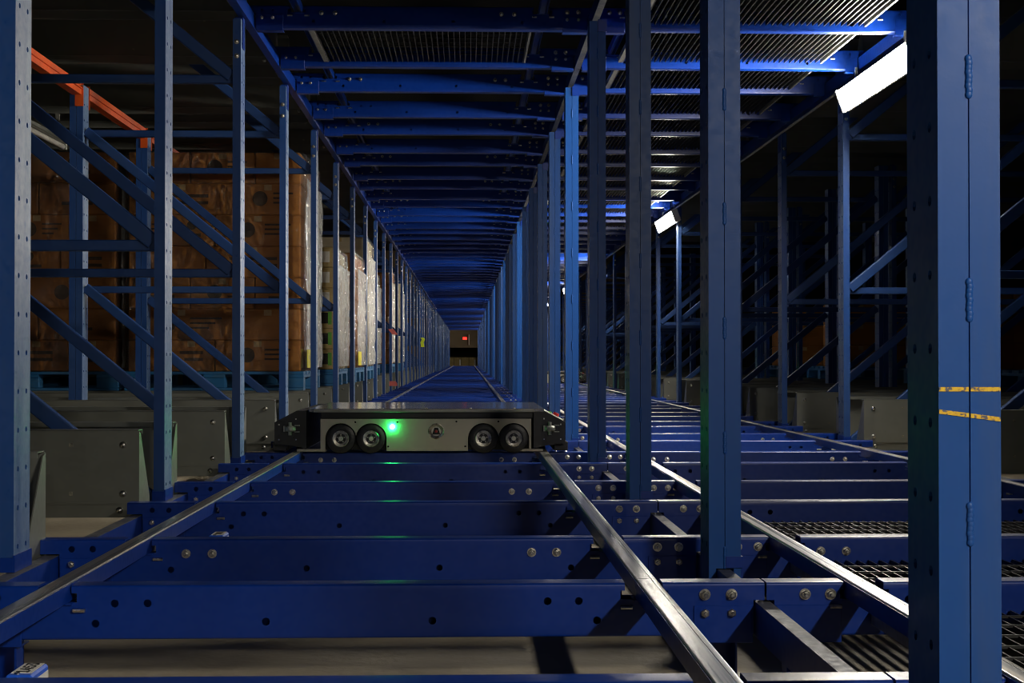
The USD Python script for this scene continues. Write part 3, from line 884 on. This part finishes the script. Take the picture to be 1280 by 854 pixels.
# ------------------------------------------------------------------ pallets, cartons and film
def make_pallet(loc, w, d, label, group, text=False):
    """A block pallet: x 0..-w, y 0..d, z 0..0.125, origin at its near right lower corner."""
    t = thing('wooden_pallet', loc, label, 'pallet', group)
    nb = 6
    bw = d / (nb + (nb - 1) * 0.45)
    for i in range(nb):
        y = i * bw * 1.45
        obj('deck_board', rbx(-w, 0, y, y + bw, 0.105, 0.125, 0.003), 'pallet', t)
    for xx in (0, -(w - 0.14) / 2, -(w - 0.14)):
        for yy in (0.0, (d - 0.1) / 2, d - 0.1):
            obj('block', rbx(xx - 0.14, xx, yy + 0.003, yy + 0.097, 0.018, 0.085, 0.003), 'pallet', t)
        obj('stringer', rbx(xx - 0.14, xx, 0, d, 0.085, 0.105, 0.002), 'pallet', t)
    for yy in (0.0, (d - 0.1) / 2, d - 0.1):
        obj('bottom_board', rbx(-w, 0, yy, yy + 0.1, 0.0, 0.018, 0.002), 'pallet', t)
    if text:
        b = obj('stencil', cat([meshkit.text_mesh('CPG', 0.020, 0.0006, bold=True).apply_translation((0, 0, 0)), meshkit.text_mesh('2009', 0.020, 0.0006, bold=True).apply_translation((-0.004, -0.027, 0))])
                .apply_transform(trimesh.transformations.rotation_matrix(math.pi / 2, (1, 0, 0))).apply_translation((-w + 0.03 + 0.012, 0.0012, 0.056)), 'white', t, smooth=False)
    return t


BSRC = {}


def carton(x, y, z, w, d, h, material, label, group, emblem=0, mark=None):
    """A closed carton whose near right lower corner is (x, y, z); x grows to the right, the carton lies to the left."""
    key = (round(w, 3), round(d, 3), round(h, 3), material, emblem, mark)
    if key in BSRC:
        return dup(BSRC[key], (x, y, z), label, group)
    t = thing('carton', (x, y, z), label, 'carton', group)
    g = 0.003
    obj('box', rbx(-w + g, -g, g, d - g, 0.0, h - 0.002, 0.006), material, t, smooth=False)
    obj('tape_strip', bx(-w / 2 - 0.025, -w / 2 + 0.025, g - 0.0006, g, h * 0.78, h - 0.008), 'cardtape', t)
    if emblem == 1:
        obj('round_print', cyl((-w * 0.62, g - 0.0004, h * 0.52), 'y', h * 0.24, 0.001, 20), 'print', t)
        for i in range(3):
            obj('printed_line', bx(-w * 0.42, -w * 0.42 + w * (0.30 - 0.06 * i), g - 0.0006, g, h * (0.66 - 0.15 * i), h * (0.72 - 0.15 * i)), 'print', t)
    elif emblem == 2:
        for i in range(2):
            obj('printed_line', bx(-w * 0.75 + 0.03 * i, -w * 0.25, g - 0.0006, g, h * (0.55 - 0.22 * i), h * (0.65 - 0.22 * i)), 'print', t)
    elif emblem == 3:
        obj('round_print', cyl((-w * 0.5, g - 0.0004, h * 0.66), 'y', h * 0.15, 0.001, 16), 'print', t)
        obj('printed_line', bx(-w * 0.7, -w * 0.3, g - 0.0006, g, h * 0.30, h * 0.40), 'print', t)
    if mark == 'green':
        obj('dark_label', bx(-0.125, -0.042, g - 0.0008, g, h * 0.25, h * 0.78), 'ink', t)
        obj('green_label', bx(-0.042, -0.014, g - 0.0008, g, h * 0.20, h * 0.82), 'green', t)
    elif mark == 'white':
        obj('white_label', bx(-0.115, -0.03, g - 0.0008, g, h * 0.25, h * 0.78), 'white', t)
    elif mark == 'side':
        obj('yellow_label', bx(-g, -g + 0.0008, d * 0.10, d * 0.34, h * 0.10, h * 0.72), 'yellow', t)
    BSRC[key] = t
    return t


def film_sheet(path_pts, nrm, z0, z1, nz, seed, closed):
    V = np.array([(x, y, z0 + (z1 - z0) * j / nz, a, b) for j in range(nz + 1) for (x, y), (a, b) in zip(path_pts, nrm)])
    p = V[:, :3].copy()
    n = meshkit.fbm(p * (6.0, 6.0, 2.2) + seed * 7.31 + p[:, 2:3] * (1.5, 1.5, 0), 4, seed)
    q2 = p * (14.0, 14.0, 5.0) + seed * 3.7 + 2.2 * n[:, None]
    ridge = 1 - np.abs(2 * meshkit.fbm(q2 + p[:, 2:3] * (3.0, -3.0, 0), 3, seed + 5) - 1)
    off = 0.005 + 0.012 * n + 0.010 * ridge ** 3
    p[:, 0] += V[:, 3] * off
    p[:, 1] += V[:, 4] * off
    m = len(path_pts)
    f = [(j * m + i, j * m + (i + 1) % m, (j + 1) * m + (i + 1) % m, (j + 1) * m + i) for j in range(nz) for i in range(m if closed else m - 1)]
    return p, np.array(f)


def wrap(x0, x1, y0, y1, z0, z1, label, seed):
    """Wrinkled stretch film round a load: four sides, open at top and bottom, and a gathered thicker layer over the end."""
    nx, ny, nz = (60, 60, 90) if seed < 25 else (14, 18, 30)
    per = [(x0 + (x1 - x0) * i / nx, y0) for i in range(nx)] + [(x1, y0 + (y1 - y0) * i / ny) for i in range(ny)] + \
          [(x1 - (x1 - x0) * i / nx, y1) for i in range(nx)] + [(x0, y1 - (y1 - y0) * i / ny) for i in range(ny)]
    nrm = [(0, -1)] * nx + [(1, 0)] * ny + [(0, 1)] * nx + [(-1, 0)] * ny
    c = np.array([(x0 + x1) / 2, (y0 + y1) / 2, z0])
    t = thing('stretch_film', c, label, 'stretch film', 'stretch films round the pallet loads')
    p, f = film_sheet(per, nrm, z0, z1, nz, seed, True)
    obj('film_sides', (p - c, f), 'wrap', t, smooth=True)
    end = [(x1 + 0.012, y0 + 0.02 + (y1 - y0 - 0.04) * i / ny) for i in range(ny + 1)]
    p, f = film_sheet(end, [(1.3, 0)] * (ny + 1), z0 + 0.02, z0 + (z1 - z0) * (0.86 if seed != 3 else 0.885), nz, seed + 40, False)
    obj('gathered_layer', (p - c, f), 'wrap_thick', t, smooth=True)
    if seed in (3, 21):
        obj('yellow_label', bx(x1 - c[0] + 0.036, x1 - c[0] + 0.038, y0 - c[1] + 0.03, y0 - c[1] + 0.40, 0.02, 0.14), 'yellow', t)


PZ = PT + 0.001                                             # pallets stand on the lane rails
GP = 'blue pallets under the loads at left'
Z0 = PZ + 0.1255


def load(xr, y0, d, widths_rows, h, n_rows, material, where, group, emblems, marks=None, film=True, film_label='', seed=1, side_depth=True, film_top=1.0):
    W = sum(widths_rows[0])
    for r in range(n_rows):
        ws = widths_rows[r % len(widths_rows)]
        x = xr
        for c, w in enumerate(ws):
            col = ('right' if c == 0 else 'left' if c == len(ws) - 1 else f'{ordn(c)} from right')
            lab = f'{where}, {ordn(r)} layer up, {col}'
            em = emblems[(r * 2 + c) % len(emblems)]
            mk = marks(r, c) if marks else None
            dd = d / 2
            mt = material if not isinstance(material, list) else material[(r + c) % len(material)]
            carton(x, y0, Z0 + r * h, w, dd, h, mt, lab, group, em, mk)
            if c == 0 and side_depth:
                carton(x, y0 + dd, Z0 + r * h, w, dd, h, mt, lab.replace('layer up, right', 'layer up, rear right'), group, 0, None)
            x -= w
    if film:
        wrap(xr - W - 0.003, xr + 0.003, y0 - 0.003, y0 + d + 0.003, PZ + 0.128, Z0 + n_rows * h * film_top, film_label, seed)
    return W


# the big load close to the aisle: two pallets side by side
XA, YA = -1.092, post_y(5) + 0.27
rowsA = [[0.56, 0.30, 0.26], [0.43, 0.69], [0.30, 0.42, 0.40], [0.62, 0.50]]
make_pallet((XA + 0.02, YA - 0.01, PZ), 1.16, 1.04, 'blue pallet under the tall brown carton load beside the aisle', GP, True)
load(XA, YA, 1.02, rowsA, 0.2045, 7, 'carton', 'brown carton of the tall load beside the aisle', 'brown cartons of the tall load beside the aisle', [1, 2, 0, 1, 3], lambda r, c: 'side' if (r, c) == (0, 0) else None,
     True, 'glossy clear film round the tall brown load beside the aisle', 3)
XB = XA - 1.20
make_pallet((XB + 0.02, YA - 0.01, PZ), 1.16, 1.04, 'blue pallet under the brown load left of the tall load', GP, True)
load(XB, YA, 1.02, [[0.30, 0.42, 0.40], [0.5, 0.62], [0.56, 0.56], [0.36, 0.40, 0.36]], 0.2045, 7, 'carton_dark', 'dark brown carton of the load deeper in the lane', 'brown cartons of the load further into the lane', [3, 2, 3, 0, 1], None,
     True, 'clear film round the dark brown load further into the lane', 5, False)
# the lanes behind
specs = [(6, -1.02, 1.0, 0.155, 6, 'carton_tan', 'labelled tan carton in the second loaded lane', 'tan cartons', lambda r, c: 'green' if r < 3 else 'white', [0], 'crinkled film round the tan load'),
         (7, -0.99, 1.0, 0.20, 5, 'carton', 'brown carton in the third loaded lane', 'brown cartons', lambda r, c: 'side' if (r, c) == (0, 0) else None, [2], 'film round the brown load of the third lane'),
         (8, -1.0, 1.0, 0.21, 6, 'carton_cream', 'pale carton in the fourth loaded lane', 'pale cartons', None, [0], 'film round the pale load'),
         (9, -1.08, 1.0, 0.20, 6, 'carton', 'brown carton in the fifth loaded lane', 'brown cartons', None, [2], 'film round the load in the fifth lane'),
         (10, -1.12, 1.0, 0.22, 5, 'carton_tan', 'tan carton in the sixth loaded lane', 'tan cartons', None, [0], 'film round the load in the sixth lane'),
         (12, -1.09, 1.0, 0.22, 6, 'carton', 'brown carton in the seventh loaded lane', 'brown cartons', None, [0], 'film round the load in the seventh lane'),
         (14, -1.09, 1.0, 0.22, 6, 'carton_cream', 'pale carton in the eighth loaded lane', 'pale cartons', None, [0], 'film round the load in the eighth lane')]
for i, (k, xr, W, h, nr, mt, wh, gp, mk, em, fl) in enumerate(specs):
    y0 = post_y(k) + 0.27
    make_pallet((xr + 0.02, y0 - 0.01, PZ), 1.04, 1.04, f'blue pallet in the {ordn(i + 1)} loaded lane', GP)
    load(xr, y0, 1.02, [[0.42, 0.58], [0.5, 0.5]], h, nr, mt, wh, f'{gp} in the {ordn(i + 1)} loaded lane', em, mk, True, f'{fl} at left', 20 + i)
# dim loads beyond the second aisle
for i, (k, x) in enumerate(((5, 4.9), (6, 4.7), (8, 4.6), (9, 4.4))):
    y0 = post_y(k) + 0.27
    make_pallet((x, y0 - 0.01, PZ), 1.04, 1.04, f'pallet deep beyond the second aisle, {ordn(i)} from the camera', 'pallets beyond the second aisle')
    load(x, y0, 1.02, [[0.5, 0.5]], 0.21, 3, 'carton', f'brown carton deep beyond the second aisle, {ordn(i)} load', 'brown cartons beyond the second aisle', [0], None, False, '', 1, False)
# scraps and ribbons on the posts of the left row
def ribbon(name, pts, w, mt, label):
    P = np.array(pts, float)
    V, f = [], []
    for i, p in enumerate(P):
        for dx, dy in ((-w / 2, 0), (w / 2, 0), (w / 2, 0.004), (-w / 2, 0.004)):
            V.append(p + (dx, dy, 0))
    V = np.array(V)
    for i in range(len(P) - 1):
        for a in range(4):
            b = (a + 1) % 4
            f.append((4 * i + a, 4 * i + b, 4 * i + 4 + b, 4 * i + 4 + a))
    f += [(3, 2, 1, 0), (4 * len(P) - 4, 4 * len(P) - 3, 4 * len(P) - 2, 4 * len(P) - 1)]
    o = P[-1]
    tag(obj(name, (V - o, np.array(f)), mt, None, loc=tuple(o)), label, 'ribbon', None, 'thing')


ribbon('caution_ribbon', [(-0.97, 30.05, 0.42), (-0.94, 30.05, 0.38), (-0.97, 30.05, 0.32), (-0.955, 30.05, 0.22)], 0.07, 'hivis', 'bright yellow-green ribbon tied to a distant left post')
ribbon('film_scrap', [(-0.975, 18.049, 0.36), (-0.955, 18.048, 0.33), (-0.92, 18.046, 0.29)], 0.07, 'pink', 'pink film scrap hanging on a post of the left row')
ribbon('film_scrap', [(-0.965, 18.049, -0.30), (-0.945, 18.048, -0.33), (-0.945, 18.046, -0.36)], 0.10, 'pink', 'red film scrap lying low by a post of the left row')

# ------------------------------------------------------------------ the end of the aisle
t = thing('exit_sign', (-0.18, 79.9, 0.98), 'small glowing red exit sign on the far end wall', 'sign')
obj('case', rbx(-0.13, 0.13, 0.03, 0.09, 0, 0.18, 0.01), 'black', t)
obj('lit_face', bx(-0.11, 0.11, 0.02, 0.03, 0.02, 0.16), 'exit', t)
t = thing('wall_pipe', (0.06, 79.75, 0.7), 'short pale pipe on the far end wall beside the red sign', 'pipe')
obj('pipe', cyl((0, 0, 0), 'z', 0.03, 0.6, 8), 'white', t)
obj('pipe_bracket', bx(-0.04, 0.04, 0.0, 0.25, 0.3, 0.34), 'white', t)
for i in range(5):
    w = 0.42
    carton(-0.82 + 0.43 * i, 82.5, -ZC + 0.002 + 0.0, w - 0.01, 0.4, 0.62, 'carton_tan', f'carton at the far end of the main aisle, {ordn(i)} from the left', 'cartons at the far end of the aisle', 0, 'white' if i % 2 else None)
